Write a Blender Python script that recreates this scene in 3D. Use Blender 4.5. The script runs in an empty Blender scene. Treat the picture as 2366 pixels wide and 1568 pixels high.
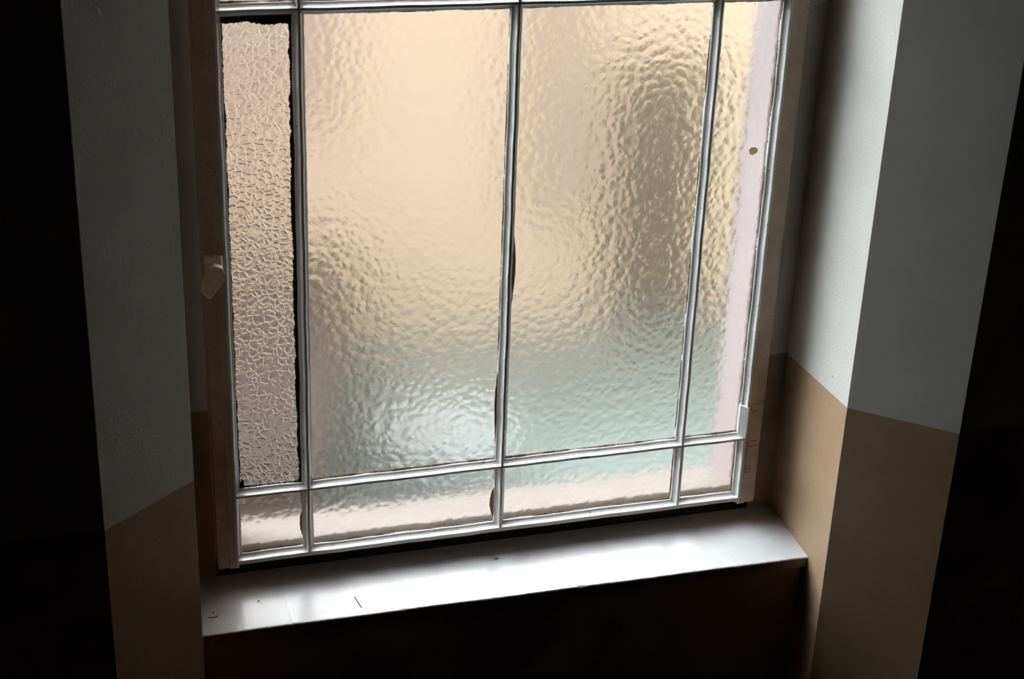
import bpy, bmesh, math, random
from mathutils import Matrix, Vector
random.seed(7)
S = 0.80                      # metres per unit (one unit = width of the sash between its outer ridges)
sc = bpy.context.scene

# ------------------------------------------------------------------ camera, light, exposure
cam_d = bpy.data.cameras.new('camera'); cam = bpy.data.objects.new('camera', cam_d)
sc.collection.objects.link(cam)
cam_d.sensor_width = 36.0
cam_d.lens = 3578.135 / 2366 * 36.0
cam_d.clip_start = 0.02
R = (Matrix.Rotation(-0.31207627, 4, 'Z') @ Matrix.Rotation(1.15091171, 4, 'X') @ Matrix.Rotation(0.03906028, 4, 'Z'))
cam.matrix_world = Matrix.Translation(Vector((-0.2784, -2.4412, 1.5424)) * S) @ R
cam_d.dof.use_dof = True
cam_d.dof.focus_distance = 2.95 * S
cam_d.dof.aperture_fstop = 8.0
sc.camera = cam

world = bpy.data.worlds.new('sky'); sc.world = world; world.use_nodes = True
nt = world.node_tree; nt.nodes.clear()
W = nt.nodes.new
out = W('ShaderNodeOutputWorld'); bg = W('ShaderNodeBackground')
tc = W('ShaderNodeTexCoord')
def sky_lobe(direction, lo, hi, gain, color):
    """smooth bright region of the cloudy sky around a direction"""
    dp = W('ShaderNodeVectorMath'); dp.operation = 'DOT_PRODUCT'
    dp.inputs[1].default_value = Vector(direction).normalized()
    mr = W('ShaderNodeMapRange'); mr.interpolation_type = 'SMOOTHSTEP'
    mr.inputs['From Min'].default_value = lo; mr.inputs['From Max'].default_value = hi
    sc_ = W('ShaderNodeVectorMath'); sc_.operation = 'SCALE'; sc_.inputs[0].default_value = [c*gain for c in color]
    nt.links.new(tc.outputs['Generated'], dp.inputs[0])
    nt.links.new(dp.outputs['Value'], mr.inputs['Value'])
    nt.links.new(mr.outputs['Result'], sc_.inputs['Scale'])
    return sc_.outputs[0]
def plus(a, b):
    x = W('ShaderNodeVectorMath'); x.operation = 'ADD'
    nt.links.new(a, x.inputs[0])
    if isinstance(b, tuple): x.inputs[1].default_value = b
    else: nt.links.new(b, x.inputs[1])
    return x.outputs[0]
bright = sky_lobe((-0.55, 0.68, 0.78), 0.86, 0.97, 27.5, (0.82, 0.98, 1.09))     # break in the clouds, front left
behind = sky_lobe((0.1, -1.0, 0.5), -0.3, 0.7, 2.5, (1.0, 0.97, 0.93))          # pale sky behind the house
ahead = sky_lobe((0.22, 0.82, 0.66), 0.81, 0.95, 7.9, (0.93, 0.97, 0.99))        # open sky above the courtyard wall
sky = plus(plus(plus(bright, behind), ahead), (0.34, 0.35, 0.36))
nt.links.new(sky, bg.inputs['Color']); bg.inputs['Strength'].default_value = 1.0
nt.links.new(bg.outputs[0], out.inputs[0])

vs = sc.view_settings
sc.display_settings.display_device = 'sRGB'
vs.view_transform = 'Standard'; vs.look = 'None'; vs.gamma = 1.0; vs.use_curve_mapping = False
vs.exposure = 0.0
sc.cycles.use_denoising = True
sc.cycles.max_bounces = 14; sc.cycles.transmission_bounces = 10; sc.cycles.diffuse_bounces = 5
sc.cycles.caustics_refractive = True; sc.cycles.caustics_reflective = True
sc.cycles.use_light_tree = True
sc.cycles.blur_glossy = 0.05
sc.cycles.sample_clamp_indirect = 40.0

# ------------------------------------------------------------------ materials
def srgb(r, g, b):
    f = lambda c: (c/255)/12.92 if c/255 <= 0.04045 else ((c/255+0.055)/1.055)**2.4
    return (f(r), f(g), f(b), 1)

class Mat:
    def __init__(s, name):
        s.m = bpy.data.materials.new(name); s.m.use_nodes = True
        s.nt = s.m.node_tree; s.bsdf = s.nt.nodes['Principled BSDF']
        s.tc = s.nt.nodes.new('ShaderNodeTexCoord')
    def n(s, t, **k):
        x = s.nt.nodes.new(t)
        for a, b in k.items(): setattr(x, a, b)
        return x
    def l(s, a, b): s.nt.links.new(a, b)
    def noise(s, scale, detail=4, rough=0.6, vec=None):
        x = s.n('ShaderNodeTexNoise'); x.inputs['Scale'].default_value = scale
        x.inputs['Detail'].default_value = detail; x.inputs['Roughness'].default_value = rough
        s.l(vec or s.tc.outputs['Object'], x.inputs['Vector']); return x.outputs['Fac']
    def ramp(s, fac, stops):
        x = s.n('ShaderNodeValToRGB'); e = x.color_ramp.elements
        while len(e) < len(stops): e.new(0.5)
        for i, (p, c) in enumerate(stops): e[i].position = p; e[i].color = c
        s.l(fac, x.inputs['Fac']); return x.outputs['Color']
    def mix(s, fac, a, b):
        x = s.n('ShaderNodeMix', data_type='RGBA')
        for v, i in ((fac, 0), (a, 6), (b, 7)):
            if isinstance(v, (tuple, float, int)): x.inputs[i].default_value = v
            else: s.l(v, x.inputs[i])
        return x.outputs[2]
    def bump(s, h, dist, strength=1.0):
        x = s.n('ShaderNodeBump'); x.inputs['Distance'].default_value = dist
        x.inputs['Strength'].default_value = strength
        s.l(h, x.inputs['Height']); s.l(x.outputs['Normal'], s.bsdf.inputs['Normal'])
    def set(s, **k):
        for a, b in k.items():
            i = s.bsdf.inputs[a.replace('_', ' ')]
            if isinstance(b, (tuple, float, int)): i.default_value = b
            else: s.l(b, i)

def two_tone(dado):
    m = Mat('two_tone_wall_paint')
    sep = m.n('ShaderNodeSeparateXYZ'); m.l(m.tc.outputs['Object'], sep.inputs[0])
    nz = m.noise(60, 3)
    ad = m.n('ShaderNodeMath', operation='MULTIPLY_ADD'); ad.inputs[1].default_value = 0.0022; ad.inputs[2].default_value = 0
    m.l(nz, ad.inputs[0])
    s2 = m.n('ShaderNodeMath', operation='ADD'); m.l(sep.outputs[2], s2.inputs[0]); m.l(ad.outputs[0], s2.inputs[1])
    lt = m.n('ShaderNodeMath', operation='LESS_THAN'); m.l(s2.outputs[0], lt.inputs[0]); lt.inputs[1].default_value = dado + 0.0011
    mott = m.noise(9, 5)
    white = m.ramp(mott, [(0.3, (0.62, 0.56, 0.495, 1)), (0.7, (0.66, 0.60, 0.535, 1))])
    brown = m.ramp(mott, [(0.3, (0.37, 0.225, 0.13, 1)), (0.7, (0.42, 0.26, 0.155, 1))])
    # a few small dark nicks
    v = m.n('ShaderNodeTexVoronoi'); v.inputs['Scale'].default_value = 9; v.inputs['Randomness'].default_value = 1
    m.l(m.tc.outputs['Object'], v.inputs['Vector'])
    nick = m.ramp(v.outputs['Distance'], [(0.012, (0.35, 0.3, 0.25, 1)), (0.02, (1, 1, 1, 1))])
    base = m.mix(lt.outputs[0], white, brown)
    mul = m.n('ShaderNodeMix', data_type='RGBA', blend_type='MULTIPLY'); mul.inputs[0].default_value = 1
    m.l(base, mul.inputs[6]); m.l(nick, mul.inputs[7])
    m.set(Base_Color=mul.outputs[2], Roughness=0.6)
    m.bump(m.noise(240, 4), 0.0012, 0.5)
    return m.m

def paint(name, c1, c2, rough=0.3, speck=True, coat=0.0, bump=0.0004):
    m = Mat(name)
    col = m.ramp(m.noise(25, 6), [(0.35, c1), (0.65, c2)])
    if speck:
        sp = m.ramp(m.noise(170, 3, 0.7), [(0.30, (0.28, 0.2, 0.14, 1)), (0.35, (1, 1, 1, 1))])
        mul = m.n('ShaderNodeMix', data_type='RGBA', blend_type='MULTIPLY'); mul.inputs[0].default_value = 1
        m.l(col, mul.inputs[6]); m.l(sp, mul.inputs[7]); col = mul.outputs[2]
    m.set(Base_Color=col, Roughness=rough, Coat_Weight=coat, Coat_Roughness=0.15)
    if bump: m.bump(m.noise(90, 4), bump, 0.6)
    return m.m

def plain(name, c1, c2, rough=0.8, scale=8, bump=0.0):
    m = Mat(name)
    m.set(Base_Color=m.ramp(m.noise(scale, 5), [(0.35, c1), (0.65, c2)]), Roughness=rough)
    if bump: m.bump(m.noise(scale*4, 4), bump)
    return m.m

def glass(name, kind, tint, rough):
    m = Mat(name)
    m.set(Base_Color=tint, Roughness=rough, IOR=1.45, Transmission_Weight=1.0)
    if kind == 'hammered':
        v = m.n('ShaderNodeTexVoronoi', feature='SMOOTH_F1'); v.inputs['Scale'].default_value = 95
        v.inputs['Smoothness'].default_value = 0.55
        warp = m.n('ShaderNodeTexNoise'); warp.inputs['Scale'].default_value = 40
        m.l(m.tc.outputs['Object'], warp.inputs['Vector'])
        ma = m.n('ShaderNodeVectorMath', operation='MULTIPLY_ADD'); ma.inputs[1].default_value = (0.012, 0.012, 0.012)
        m.l(warp.outputs['Color'], ma.inputs[0]); m.l(m.tc.outputs['Object'], ma.inputs[2])
        m.l(ma.outputs[0], v.inputs['Vector'])
        n2 = m.noise(260, 2)
        ad = m.n('ShaderNodeMath', operation='MULTIPLY_ADD'); ad.inputs[1].default_value = 0.16
        m.l(n2, ad.inputs[0]); m.l(v.outputs['Distance'], ad.inputs[2])
        m.bump(ad.outputs[0], 0.00082)
    elif kind == 'crinkled':
        v = m.n('ShaderNodeTexVoronoi', feature='DISTANCE_TO_EDGE'); v.inputs['Scale'].default_value = 105
        warp = m.n('ShaderNodeTexNoise'); warp.inputs['Scale'].default_value = 55
        m.l(m.tc.outputs['Object'], warp.inputs['Vector'])
        ma = m.n('ShaderNodeVectorMath', operation='MULTIPLY_ADD'); ma.inputs[1].default_value = (0.016, 0.016, 0.016)
        m.l(warp.outputs['Color'], ma.inputs[0]); m.l(m.tc.outputs['Object'], ma.inputs[2])
        m.l(ma.outputs[0], v.inputs['Vector'])
        sm = m.n('ShaderNodeMapRange', interpolation_type='SMOOTHSTEP'); sm.inputs['From Max'].default_value = 0.30
        m.l(v.outputs['Distance'], sm.inputs['Value'])
        n2 = m.noise(420, 3)
        ad = m.n('ShaderNodeMath', operation='MULTIPLY_ADD'); ad.inputs[1].default_value = 0.7
        m.l(n2, ad.inputs[0]); m.l(sm.outputs[0], ad.inputs[2])
        m.bump(ad.outputs[0], 0.00085)
        mk = m.n('ShaderNodeMapRange', interpolation_type='SMOOTHSTEP'); mk.inputs['From Max'].default_value = 0.16
        m.l(v.outputs['Distance'], mk.inputs['Value'])
        m.set(Base_Color=m.mix(mk.outputs[0], (1.0, 0.965, 0.955, 1), (0.74, 0.69, 0.705, 1)))
    return m.m

DADO = 0.298 * S
M = dict(
    wall=two_tone(DADO),
    paint=paint('white_gloss_woodwork', srgb(208, 202, 196), srgb(222, 217, 211), 0.22, True, 0.7),
    aged=paint('aged_brownish_woodwork', srgb(184, 156, 136), srgb(204, 178, 158), 0.3, True, 0.4),
    sill=paint('white_gloss_sill', srgb(196, 189, 186), srgb(205, 199, 196), 0.28, False, 0.42, 0.00012),
    edge=paint('worn_brown_edge', srgb(120, 90, 70), srgb(150, 120, 98), 0.5, True),
    lever=paint('old_cream_paint', srgb(218, 196, 168), srgb(230, 208, 180), 0.5, True, 0.0),
    putty=plain('dirty_putty', srgb(70, 48, 28), srgb(112, 80, 48), 0.9, 60, 0.0004),
    black=plain('black_putty', srgb(9, 8, 9), srgb(20, 16, 14), 0.9, 60),
    crumb=plain('pink_crumb', srgb(176, 96, 80), srgb(200, 130, 112), 0.8, 300),
    dark=plain('dark_dirt', srgb(66, 50, 44), srgb(86, 68, 58), 0.9, 300),
    gap=plain('shaded_grimy_rail', srgb(34, 26, 20), srgb(50, 38, 30), 0.9, 40),  # dirt plus the shade of the gap, both put into the rail colour
    ham=glass('hammered_glass', 'hammered', (1.0, 0.985, 0.965, 1), 0.24),
    crk=glass('crinkled_glass', 'crinkled', (0.86, 0.82, 0.835, 1), 0.20),
    gsm=glass('glass_outer_face', 'plain', (1.0, 0.99, 0.98, 1), 0.20),
    render=plain('pinkish_white_render', srgb(143, 126, 122), srgb(149, 132, 128), 0.85, 6),
    ledge=plain('outer_stone_ledge', srgb(106, 94, 86), srgb(114, 102, 94), 0.85, 6),
    cream=plain('cream_house_wall', srgb(238, 218, 188), srgb(243, 225, 197), 0.9, 3),
    mauve=plain('mauve_grey_strip', srgb(188, 170, 156), srgb(196, 178, 164), 0.7, 6),
    olive=plain('olive_grey_panel', srgb(72, 66, 48), srgb(84, 76, 56), 0.7, 6),
    taupe=plain('taupe_low_wall', srgb(62, 48, 40), srgb(74, 60, 50), 0.9, 5),
    paving=plain('blue_grey_paving', srgb(126, 137, 133), srgb(134, 145, 140), 0.9, 3),
    glare_standin=plain('glare_spot_white', srgb(176, 178, 176), srgb(184, 186, 184), 0.7, 6),
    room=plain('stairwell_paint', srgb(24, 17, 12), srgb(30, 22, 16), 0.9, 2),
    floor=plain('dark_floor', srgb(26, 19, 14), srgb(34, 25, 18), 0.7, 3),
)

# ------------------------------------------------------------------ helpers (all coordinates in units, scaled by S)
def link(name, bm, mats, parent=None, kind=None, label=None, smooth=False, bevel=0):
    bmesh.ops.recalc_face_normals(bm, faces=bm.faces)
    for v in bm.verts: v.co *= S
    me = bpy.data.meshes.new(name); bm.to_mesh(me); bm.free()
    for mt in (mats if isinstance(mats, (list, tuple)) else [mats]): me.materials.append(mt)
    if smooth:
        for p in me.polygons: p.use_smooth = True
    o = bpy.data.objects.new(name, me); sc.collection.objects.link(o)
    if parent: o.parent = parent
    if kind: o['kind'] = kind
    if label: o['label'] = label
    if bevel:
        b = o.modifiers.new('bevel', 'BEVEL'); b.width = bevel * S; b.segments = 3; b.limit_method = 'ANGLE'
    return o

def box(bm, x0, x1, y0, y1, z0, z1):
    vs_ = [bm.verts.new((x, y, z)) for x in (x0, x1) for y in (y0, y1) for z in (z0, z1)]
    f = [(0, 1, 3, 2), (4, 6, 7, 5), (0, 4, 5, 1), (2, 3, 7, 6), (0, 2, 6, 4), (1, 5, 7, 3)]
    return [bm.faces.new([vs_[i] for i in q]) for q in f]

def prism(bm, pts, fn0, fn1):
    """pts: 2D outline; fn0/fn1 map a point to 3D at each end."""
    a = [bm.verts.new(fn0(p)) for p in pts]; b = [bm.verts.new(fn1(p)) for p in pts]
    n = len(pts)
    bm.faces.new(a); bm.faces.new(b[::-1])
    for i in range(n): bm.faces.new((a[i], b[i], b[(i+1) % n], a[(i+1) % n]))

def plan(bm, pts, z0, z1): prism(bm, pts, lambda p: (p[0], p[1], z0), lambda p: (p[0], p[1], z1))

# ------------------------------------------------------------------ structure: window wall with splayed recess
RX0, RX1 = -0.088, 1.088
FX0, FX1 = -0.036, 1.036
Z_TOP, Z_BOT = 3.2, -1.30
RET = 0.034
bm = bmesh.new()
plan(bm, [(FX1, RET), (RX1, RET), (RX1, -0.213), (1.236, -0.352), (3.2, -0.352), (3.2, 0.05), (FX1, 0.05)], Z_BOT, Z_TOP)
link('wall_right', bm, M['wall'], kind='structure')
bm = bmesh.new()
plan(bm, [(FX0, RET), (RX0, RET), (RX0, -0.210), (-0.236, -0.335), (-2.6, -0.335), (-2.6, 0.05), (FX0, 0.05)], Z_BOT, Z_TOP)
link('wall_left', bm, M['wall'], kind='structure')
bm = bmesh.new()
box(bm, RX0, RX1, -0.122, 0.05, Z_BOT, -0.0665)
link('wall_below', bm, M['wall'], kind='structure')
bm = bmesh.new()
prism(bm, [(-0.22, 2.0), (0.05, 2.0), (0.05, Z_TOP), (-0.34, Z_TOP), (-0.34, 2.12)],
      lambda p: (RX0, p[0], p[1]), lambda p: (RX1, p[0], p[1]))
link('wall_above', bm, M['wall'], kind='structure')

# the rest of the stairwell behind the camera
def shell(name, b, m):
    bm = bmesh.new(); box(bm, *b); link(name, bm, m, kind='structure')
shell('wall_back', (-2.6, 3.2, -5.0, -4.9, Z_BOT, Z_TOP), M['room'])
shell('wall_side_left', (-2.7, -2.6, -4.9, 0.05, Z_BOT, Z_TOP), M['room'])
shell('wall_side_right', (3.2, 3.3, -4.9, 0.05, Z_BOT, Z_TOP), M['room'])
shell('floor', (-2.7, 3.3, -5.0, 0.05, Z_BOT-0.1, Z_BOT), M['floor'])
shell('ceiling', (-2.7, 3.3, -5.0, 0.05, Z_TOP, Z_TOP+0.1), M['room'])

# outer face of the same wall: opening with rendered reveals
EX0, EX1, EY0, EY1 = -0.003, 1.000, 0.05, 0.145
bm = bmesh.new()
box(bm, EX1, 3.3, EY0, EY1, Z_BOT, Z_TOP+0.1)
box(bm, -2.7, EX0, EY0, EY1, Z_BOT, Z_TOP+0.1)
box(bm, EX0, EX1, EY0, EY1, 1.91, Z_TOP+0.1)
box(bm, EX0, EX1, EY0, EY1, Z_BOT, -0.05)
link('wall_outside', bm, M['render'], kind='structure')
bm = bmesh.new()
prism(bm, [(EY0, -0.05), (EY0, 0.006), (0.175, -0.016), (0.175, -0.05)], lambda p: (EX0-0.03*(p[0] > EY1), p[0], p[1]), lambda p: (EX1+0.03*(p[0] > EY1), p[0], p[1]))
link('trim_1', bm, M['ledge'], kind='structure')

# courtyard behind the frosted glass
GZ = -0.74
bm = bmesh.new(); box(bm, -9, 12, EY1, 2.5, GZ-0.1, GZ); link('floor_courtyard', bm, M['paving'], kind='structure')
bm = bmesh.new(); box(bm, -1.6, 6, 2.5, 2.8, GZ-0.1, 0.82); link('wall_courtyard', bm, M['cream'], kind='structure')
bm = bmesh.new(); box(bm, 1.34, 1.56, 2.44, 2.5, -0.28, 0.80); link('trim_2', bm, M['mauve'], kind='structure', bevel=0.02)
bm = bmesh.new(); box(bm, -1.2, 0.66, 2.46, 2.5, 0.10, 0.82); link('trim_3', bm, M['mauve'], kind='structure', bevel=0.01)
bm = bmesh.new(); box(bm, 1.70, 2.02, 2.44, 2.5, GZ, 0.26); link('door_1', bm, M['olive'], kind='structure', bevel=0.01)
bm = bmesh.new(); plan(bm, [(-1.6, 0.9), (0.30, 0.9), (0.52, 1.7), (0.70, 2.5), (-1.6, 2.5)], GZ, -0.36)
link('wall_courtyard_low', bm, M['taupe'], kind='structure', bevel=0.02)
# made-up white bowl on the paving, standing in for a bright glare spot
bm = bmesh.new()
prof = [(0.0, 0.0), (0.12, 0.0), (0.15, 0.02), (0.19, 0.14), (0.205, 0.15), (0.20, 0.16), (0.18, 0.155), (0.14, 0.03), (0.0, 0.02)]
rings = []
for r, z in prof:
    if r == 0: rings.append([bm.verts.new((0, 0, z))])
    else: rings.append([bm.verts.new((r*math.cos(t*math.tau/32), r*math.sin(t*math.tau/32), z)) for t in range(32)])
for a, b in zip(rings, rings[1:]):
    for i in range(32):
        j = (i+1) % 32
        if len(a) == 1: bm.faces.new((a[0], b[i], b[j]))
        elif len(b) == 1: bm.faces.new((a[i], b[0], a[j]))
        else: bm.faces.new((a[i], b[i], b[j], a[j]))
glare_standin = link('glare_standin', bm, M['glare_standin'], smooth=True,
           label='made-up white bowl for a bright glare spot, blurred behind frosted glass left of the centre bar')
glare_standin['category'] = 'glare_standin'; glare_standin.location = (0.80*S, 1.50*S, GZ*S)

# ------------------------------------------------------------------ the window
win = bpy.data.objects.new('window_1', None); sc.collection.objects.link(win)
win['kind'] = 'structure'
A, Z1, Z2, Z3 = 0.1328, 0.1344, 1.0060, 1.9000
COLX = [0.0, A, 0.5, 1-A, 1.0]; ROWZ = [0.0, Z1, Z2, Z3]
GY = 0.019                                    # room-side surface of the glass
# half profile (distance from ridge, y): flat nose, quirk, cove, fillet
HALF = [(0.0016, 0.0), (0.0026, 0.0008), (0.0030, 0.0040), (0.0042, 0.0080), (0.0064, 0.0112), (0.0092, 0.0132), (0.0102, 0.0146), (0.0106, 0.0182)]
BAR = [(-a, y) for a, y in HALF[::-1]] + HALF + [(0.0108, 0.0190), (0.0045, 0.0194), (0.0022, 0.0330), (-0.0022, 0.0330), (-0.0045, 0.0194), (-0.0108, 0.0190)]
def wob(name, parent, horiz, u, a0, a1, prof, mat, aged=0):
    """moulding run along its length with slight hand-painted waviness"""
    bm = bmesh.new(); n = max(2, int((a1-a0)/0.02)); rows = []
    ph = random.random()*9
    for k in range(n+1):
        t = a0 + (a1-a0)*k/n
        w = 0.00035*math.sin(t*31+ph) + 0.00022*math.sin(t*77+ph*2)
        row = []
        for d, y in prof:
            dd = u + d + w
            row.append(bm.verts.new((t, y, dd) if horiz else (dd, y, t)))
        rows.append(row)
    m_ = len(prof)
    for r0, r1 in zip(rows, rows[1:]):
        for i in range(m_):
            f = bm.faces.new((r0[i], r1[i], r1[(i+1) % m_], r0[(i+1) % m_]))
            if aged and min(-aged*prof[i][0], -aged*prof[(i+1) % m_][0]) >= 0.0015: f.material_index = 1   # flat outer face
    bm.faces.new(rows[0]); bm.faces.new(rows[-1][::-1])
    return link(name, bm, mat, parent)
for x in COLX[1:4]: wob('muntin', win, False, x, 0.0, Z3, BAR, M['paint'])
for z in ROWZ[1:3]: wob('muntin', win, True, z, 0.0, 1.0, BAR, M['paint'])
# stiles and rails: the same moulding on the glass side, a flat face on the other
def edge_prof(sign, w, back):
    inner = [(sign*a, y) for a, y in HALF[::-1]]
    return [(sign*0.0108, GY)] + inner + [(-sign*0.0016, 0.0)] + ([(-sign*0.0138, 0.0012), (-sign*0.0142, 0.0040), (-sign*w, 0.0040)] if w > 0.02 else [(-sign*w, 0.0014)]) + [(-sign*w, 0.0330), (-sign*0.0030, 0.0330), (sign*0.0010, GY+0.0052), (sign*0.0070, GY+0.0002)]
wob('stile', win, False, 0.0, -0.012, Z3+0.014, edge_prof(1, 0.0345, 0), [M['paint'], M['aged']], 1)
wob('stile', win, False, 1.0, -0.012, Z3+0.014, edge_prof(-1, 0.0345, 0), [M['paint'], M['aged']], -1)
wob('rail', win, True, 0.0, 0.0, 1.0, edge_prof(1, 0.006, 0), M['paint'])
wob('rail', win, True, Z3, 0.0, 1.0, edge_prof(-1, 0.014, 0), M['paint'])
# fixed frame behind the sash
bm = bmesh.new()
box(bm, FX0-0.001, -0.0150, 0.0335, 0.05, -0.0665, Z3+0.09)
box(bm, 1.0150, FX1+0.001, 0.0335, 0.05, -0.0665, Z3+0.09)
box(bm, -0.0155, 1.0155, 0.0335, 0.05, Z3+0.0155, Z3+0.09)
link('window_frame', bm, M['aged'], win, bevel=0.0006)
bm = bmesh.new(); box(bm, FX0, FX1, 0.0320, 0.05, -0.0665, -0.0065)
link('window_frame', bm, M['gap'], win, label='dirty frame rail with the shade under the sash painted in')
bm = bmesh.new(); box(bm, FX0, FX1, 0.005, 0.05, Z3+0.09, 2.0); link('window_head', bm, M['paint'], win)

# panes
names = {}
for c in range(4):
    for r in range(3):
        x0, x1, z0, z1 = COLX[c]+0.0065, COLX[c+1]-0.0065, ROWZ[r]+0.0065, ROWZ[r+1]-0.0065
        bm = bmesh.new(); fs = box(bm, x0, x1, GY, GY+0.0045, z0, z1)
        bm.normal_update()
        for f in fs:
            ys = [v.co.y for v in f.verts]
            f.material_index = 0 if max(ys) < GY+0.001 else 1
        crk = (c == 0 and r == 1)
        o = link('pane', bm, [M['crk'] if crk else M['ham'], M['gsm']], win,
                 label='crinkled glass pane with heavy pebble texture' if crk else None)
        names[(c, r)] = o
# dirty putty lines, ragged on the glass side
def putty(c, r, mat, w, jag, wl=None):
    x0, x1, z0, z1 = COLX[c]+0.0098, COLX[c+1]-0.0098, ROWZ[r]+0.0098, ROWZ[r+1]-0.0098
    bm = bmesh.new()
    def strip(ax, fixed, sgn, a, b, ww):
        n = max(6, int((b-a)/0.0022)); prev = None; val = 0.5
        for k in range(n+1):
            t = a + (b-a)*k/n
            val = min(1, max(0.0, val + random.uniform(-.22, .22)))
            d = ww*(0.45+0.55*val) + random.random()*jag
            vs3 = []
            for dist, y in ((-0.002, GY+0.0005), (-0.0012, GY-0.0052), (d*0.75, GY-0.0016), (d, GY+0.0005)):
                q = fixed + sgn*dist
                vs3.append(bm.verts.new((q, y, t) if ax == 'v' else (t, y, q)))
            if prev:
                for i in range(4): bm.faces.new((prev[i], vs3[i], vs3[(i+1) % 4], prev[(i+1) % 4]))
            else: bm.faces.new(vs3)
            prev = vs3
        bm.faces.new(prev[::-1])
    wl = wl or {}
    strip('v', x0, 1, z0, z1, wl.get('l', w)); strip('v', x1, -1, z0, z1, wl.get('r', w))
    strip('h', z0, 1, x0, x1, wl.get('b', w)); strip('h', z1, -1, x0, x1, wl.get('t', w))
    return link('putty', bm, mat, names[(c, r)])
for c in range(4):
    for r in range(3):
        if (c, r) == (0, 1): putty(c, r, M['black'], 0.004, 0.0016, dict(l=0.0035, r=0.0065, t=0.016, b=0.003))
        else: putty(c, r, M['putty'], 0.0015, 0.0006, dict(t=0.0028, b=0.0032))
# thicker smears of old putty
M['smear'] = plain('tan_putty', srgb(150, 118, 84), srgb(186, 156, 118), 0.85, 80)
def smear(c, r, pts, mat):
    bm = bmesh.new()
    prism(bm, pts, lambda p: (p[0], GY-0.0026, p[1]), lambda p: (p[0], GY+0.0004, p[1]))
    return link('putty_smear', bm, mat, names[(c, r)])
def blob(x0, x1, z0, z1, side):
    n = 14; L = []
    for k in range(n+1):
        t = k/n; L.append(((x0 + (x1-x0)*math.sin(math.pi*t)**0.8 + random.uniform(-.0006, .0006)*(0 < k < n)), z0+(z1-z0)*t))
    return L + [(x0+side*0.003, z1), (x0+side*0.003, z0)]
smear(1, 0, blob(0.4895, 0.4825, 0.018, 0.085, 1), M['smear'])
smear(1, 1, blob(0.4895, 0.4855, 0.19, 0.33, 1), M['smear'])
smear(2, 1, blob(0.5105, 0.5155, 0.46, 0.60, -1), M['smear'])
smear(0, 0, blob(0.1225, 0.1180, 0.03, 0.085, 1), M['smear'])
smear(0, 1, [(0.0095, 0.143), (0.020, 0.143), (0.019, 0.158), (0.0155, 0.163), (0.0145, 0.158), (0.0095, 0.152)], M['black'])

# small brown stain on the right-hand pane
bm = bmesh.new()
n = 22; pts = [(0.962+0.0085*math.cos(k*math.tau/n)*(0.85+0.25*random.random()), 0.7215+0.0080*math.sin(k*math.tau/n)*(0.85+0.25*random.random())) for k in range(n)]
prism(bm, pts, lambda p: (p[0], GY-0.0012, p[1]), lambda p: (p[0], GY+0.0002, p[1]))
sm_ = Mat('brown_stain'); sm_.set(Base_Color=srgb(178, 148, 104), Transmission_Weight=0.85, Roughness=0.6, IOR=1.3)
link('stain', bm, sm_.m, names[(3, 1)], label='small round brown stain')

# repaired length of moulding and painted hinge on the right stile
bm = bmesh.new()
prism(bm, [(1.0030, -0.0022), (0.9995, -0.0026), (0.9880, 0.0120), (0.9880, 0.0185), (1.0030, 0.0185)],
      lambda p: (p[0], p[1], Z1+0.002), lambda p: (p[0], p[1], Z1+0.070))
link('moulding_repair', bm, M['paint'], win, bevel=0.0005)
bm = bmesh.new()
box(bm, 1.0035, 1.0300, -0.0016, 0.0050, 0.055, 0.118)
box(bm, 1.0035, 1.0300, -0.0016, 0.0050, 0.120, 0.205)
hinge = link('hinge', bm, M['aged'], win, bevel=0.0008)
bm = bmesh.new()
L_, R_ = 1.0060, 1.0280
for z, x0, x1 in ((0.0600, L_, 1.0185), (0.0660, L_, 1.0200), (0.0720, L_, 1.0170), (0.1300, 1.010, 1.0250), (0.1960, L_, 1.0195), (0.1915, L_, 1.0110)):
    box(bm, x0, x1, -0.0020, -0.0012, z, z+0.0010)
box(bm, L_-0.0006, L_+0.0002, -0.0020, -0.0012, 0.060, 0.128)
link('hinge_gap', bm, M['dark'], hinge)

# wooden turn button on the left side of the frame
btn = bpy.data.objects.new('latch', None); sc.collection.objects.link(btn); btn.parent = win
btn['label'] = 'small tapered turn latch tilted down to the left'
bm = bmesh.new()
prism(bm, [(-0.034, 0.006), (-0.034, -0.006), (-0.028, -0.012), (-0.008, -0.012), (-0.004, -0.006), (-0.004, 0.006)],
      lambda p: (p[0], p[1], 0.560), lambda p: (p[0], p[1], 0.602))
link('latch_base', bm, M['lever'], btn, bevel=0.0012)
bm = bmesh.new()
lev = [(-0.0040, 0.578), (-0.0070, 0.588), (-0.0200, 0.594), (-0.0300, 0.590), (-0.0330, 0.580), (-0.0440, 0.556), (-0.0420, 0.545), (-0.0320, 0.535), (-0.0270, 0.536), (-0.0060, 0.566)]
prism(bm, lev, lambda p: (p[0], -0.0300, p[1]), lambda p: (p[0], -0.0115, p[1]))
link('lever', bm, M['lever'], btn, bevel=0.0022)

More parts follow.
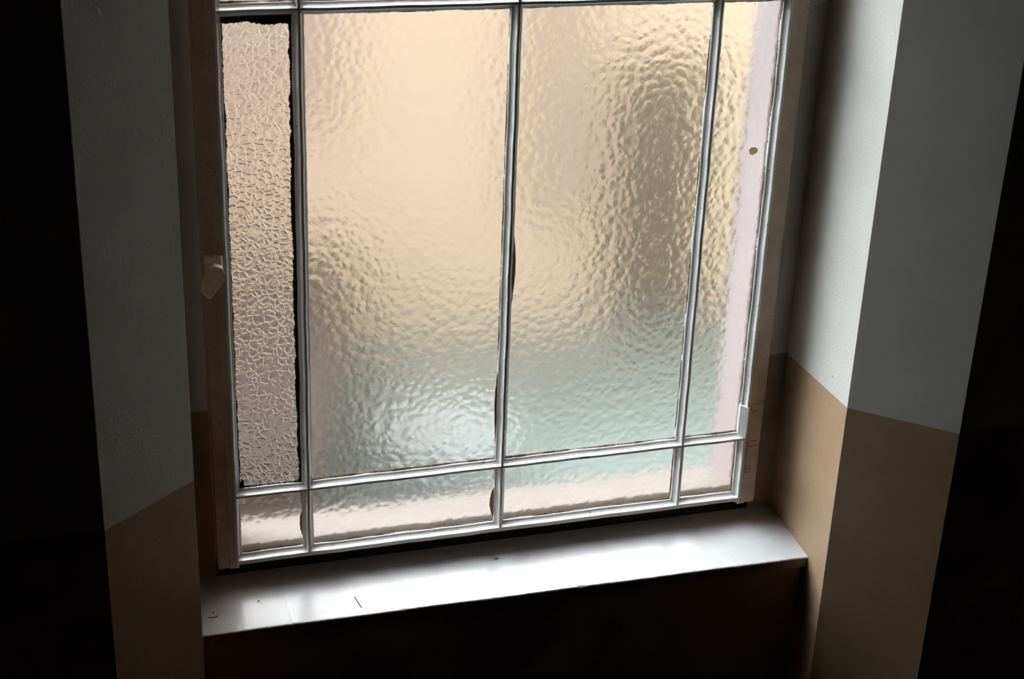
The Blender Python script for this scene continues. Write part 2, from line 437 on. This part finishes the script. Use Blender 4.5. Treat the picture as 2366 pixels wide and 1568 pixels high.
# window sill: slopes a little towards the room, front edge nicked
bm = bmesh.new(); n = 260; prev = None
nick = {int(n*t): d for t, d in ((0.145, 0.0016), (0.315, 0.0022), (0.318, 0.0012), (0.46, 0.0012), (0.60, 0.003), (0.605, 0.0035), (0.61, 0.002), (0.80, 0.0015), (0.88, 0.0012))}
for k in range(n+1):
    x = RX0 + (RX1-RX0)*k/n
    yf = -0.127 - 0.019*k/n + 0.0006*math.sin(x*23) + 0.0004*random.uniform(-1, 1)
    zc = nick.get(k, 0.0)
    ring = [(x, 0.034, -0.0430), (x, yf+0.0040, -0.0602-zc*0.2), (x, yf+0.0012, -0.0610-zc*0.8), (x, yf+zc*0.3, -0.0630-zc),
            (x, yf+0.0005, -0.0830), (x, yf+0.0030, -0.0850), (x, 0.034, -0.0850)]
    vs3 = [bm.verts.new(p) for p in ring]
    if prev:
        for i in range(len(ring)):
            f = bm.faces.new((prev[i], vs3[i], vs3[(i+1) % len(ring)], prev[(i+1) % len(ring)]))
            f.material_index = 1 if i in (3, 4) else 0
    else: bm.faces.new(vs3)
    prev = vs3
bm.faces.new(prev[::-1])
sill = link('window_sill', bm, [M['sill'], M['edge']], win, label='glossy white sill with a chipped brown front edge')
def on_sill(x, y): return -0.0430 + (0.034-y)*(-0.0172/(0.034+0.123+0.022*(x+0.088)/1.176))
def fleck(name, pts, mat, h=0.0006, **k):
    bm = bmesh.new()
    prism(bm, pts, lambda p: (p[0], p[1], on_sill(*p)-0.0004), lambda p: (p[0], p[1], on_sill(*p)+h))
    return link(name, bm, mat, sill, **k)
def disc(x, y, r, n=9): return [(x+r*math.cos(k*math.tau/n)*random.uniform(.6, 1.2), y+r*math.sin(k*math.tau/n)*random.uniform(.6, 1.2)) for k in range(n)]
for x, y, r in [(0.455, -0.008, 0.0014), (0.028, -0.055, 0.0018), (0.032, -0.062, 0.001), (0.70, -0.03, 0.0010), (-0.055, -0.070, 0.002)]:
    fleck('dirt_speck', disc(x, y, r), M['dark'])
fleck('scratch', [(0.199, -0.078), (0.201, -0.079), (0.2045, -0.0985), (0.2075, -0.112), (0.2055, -0.1115), (0.2022, -0.098)], M['dark'], 0.0003)
fleck('scratch', [(-0.066, -0.079), (-0.062, -0.0835), (-0.052, -0.0835), (-0.046, -0.079), (-0.052, -0.0805), (-0.060, -0.0805)], M['dark'], 0.0003)

# crumb lying on the sill
bm = bmesh.new()
cx, cy = 0.4870, -0.0240; cz = on_sill(cx, cy)
bmesh.ops.create_icosphere(bm, subdivisions=2, radius=1)
for v in bm.verts:
    k = random.uniform(0.75, 1.15)
    v.co = Vector((v.co.x*0.0042*k, v.co.y*0.0036*k, max(v.co.z, -0.6)*0.0020*k + 0.0011))
crumb = link('crumb', bm, M['crumb'], label='tiny reddish-pink crumb lying on the white sill below the centre bar')
crumb['category'] = 'crumb'; crumb.location = (cx*S, cy*S, cz*S)
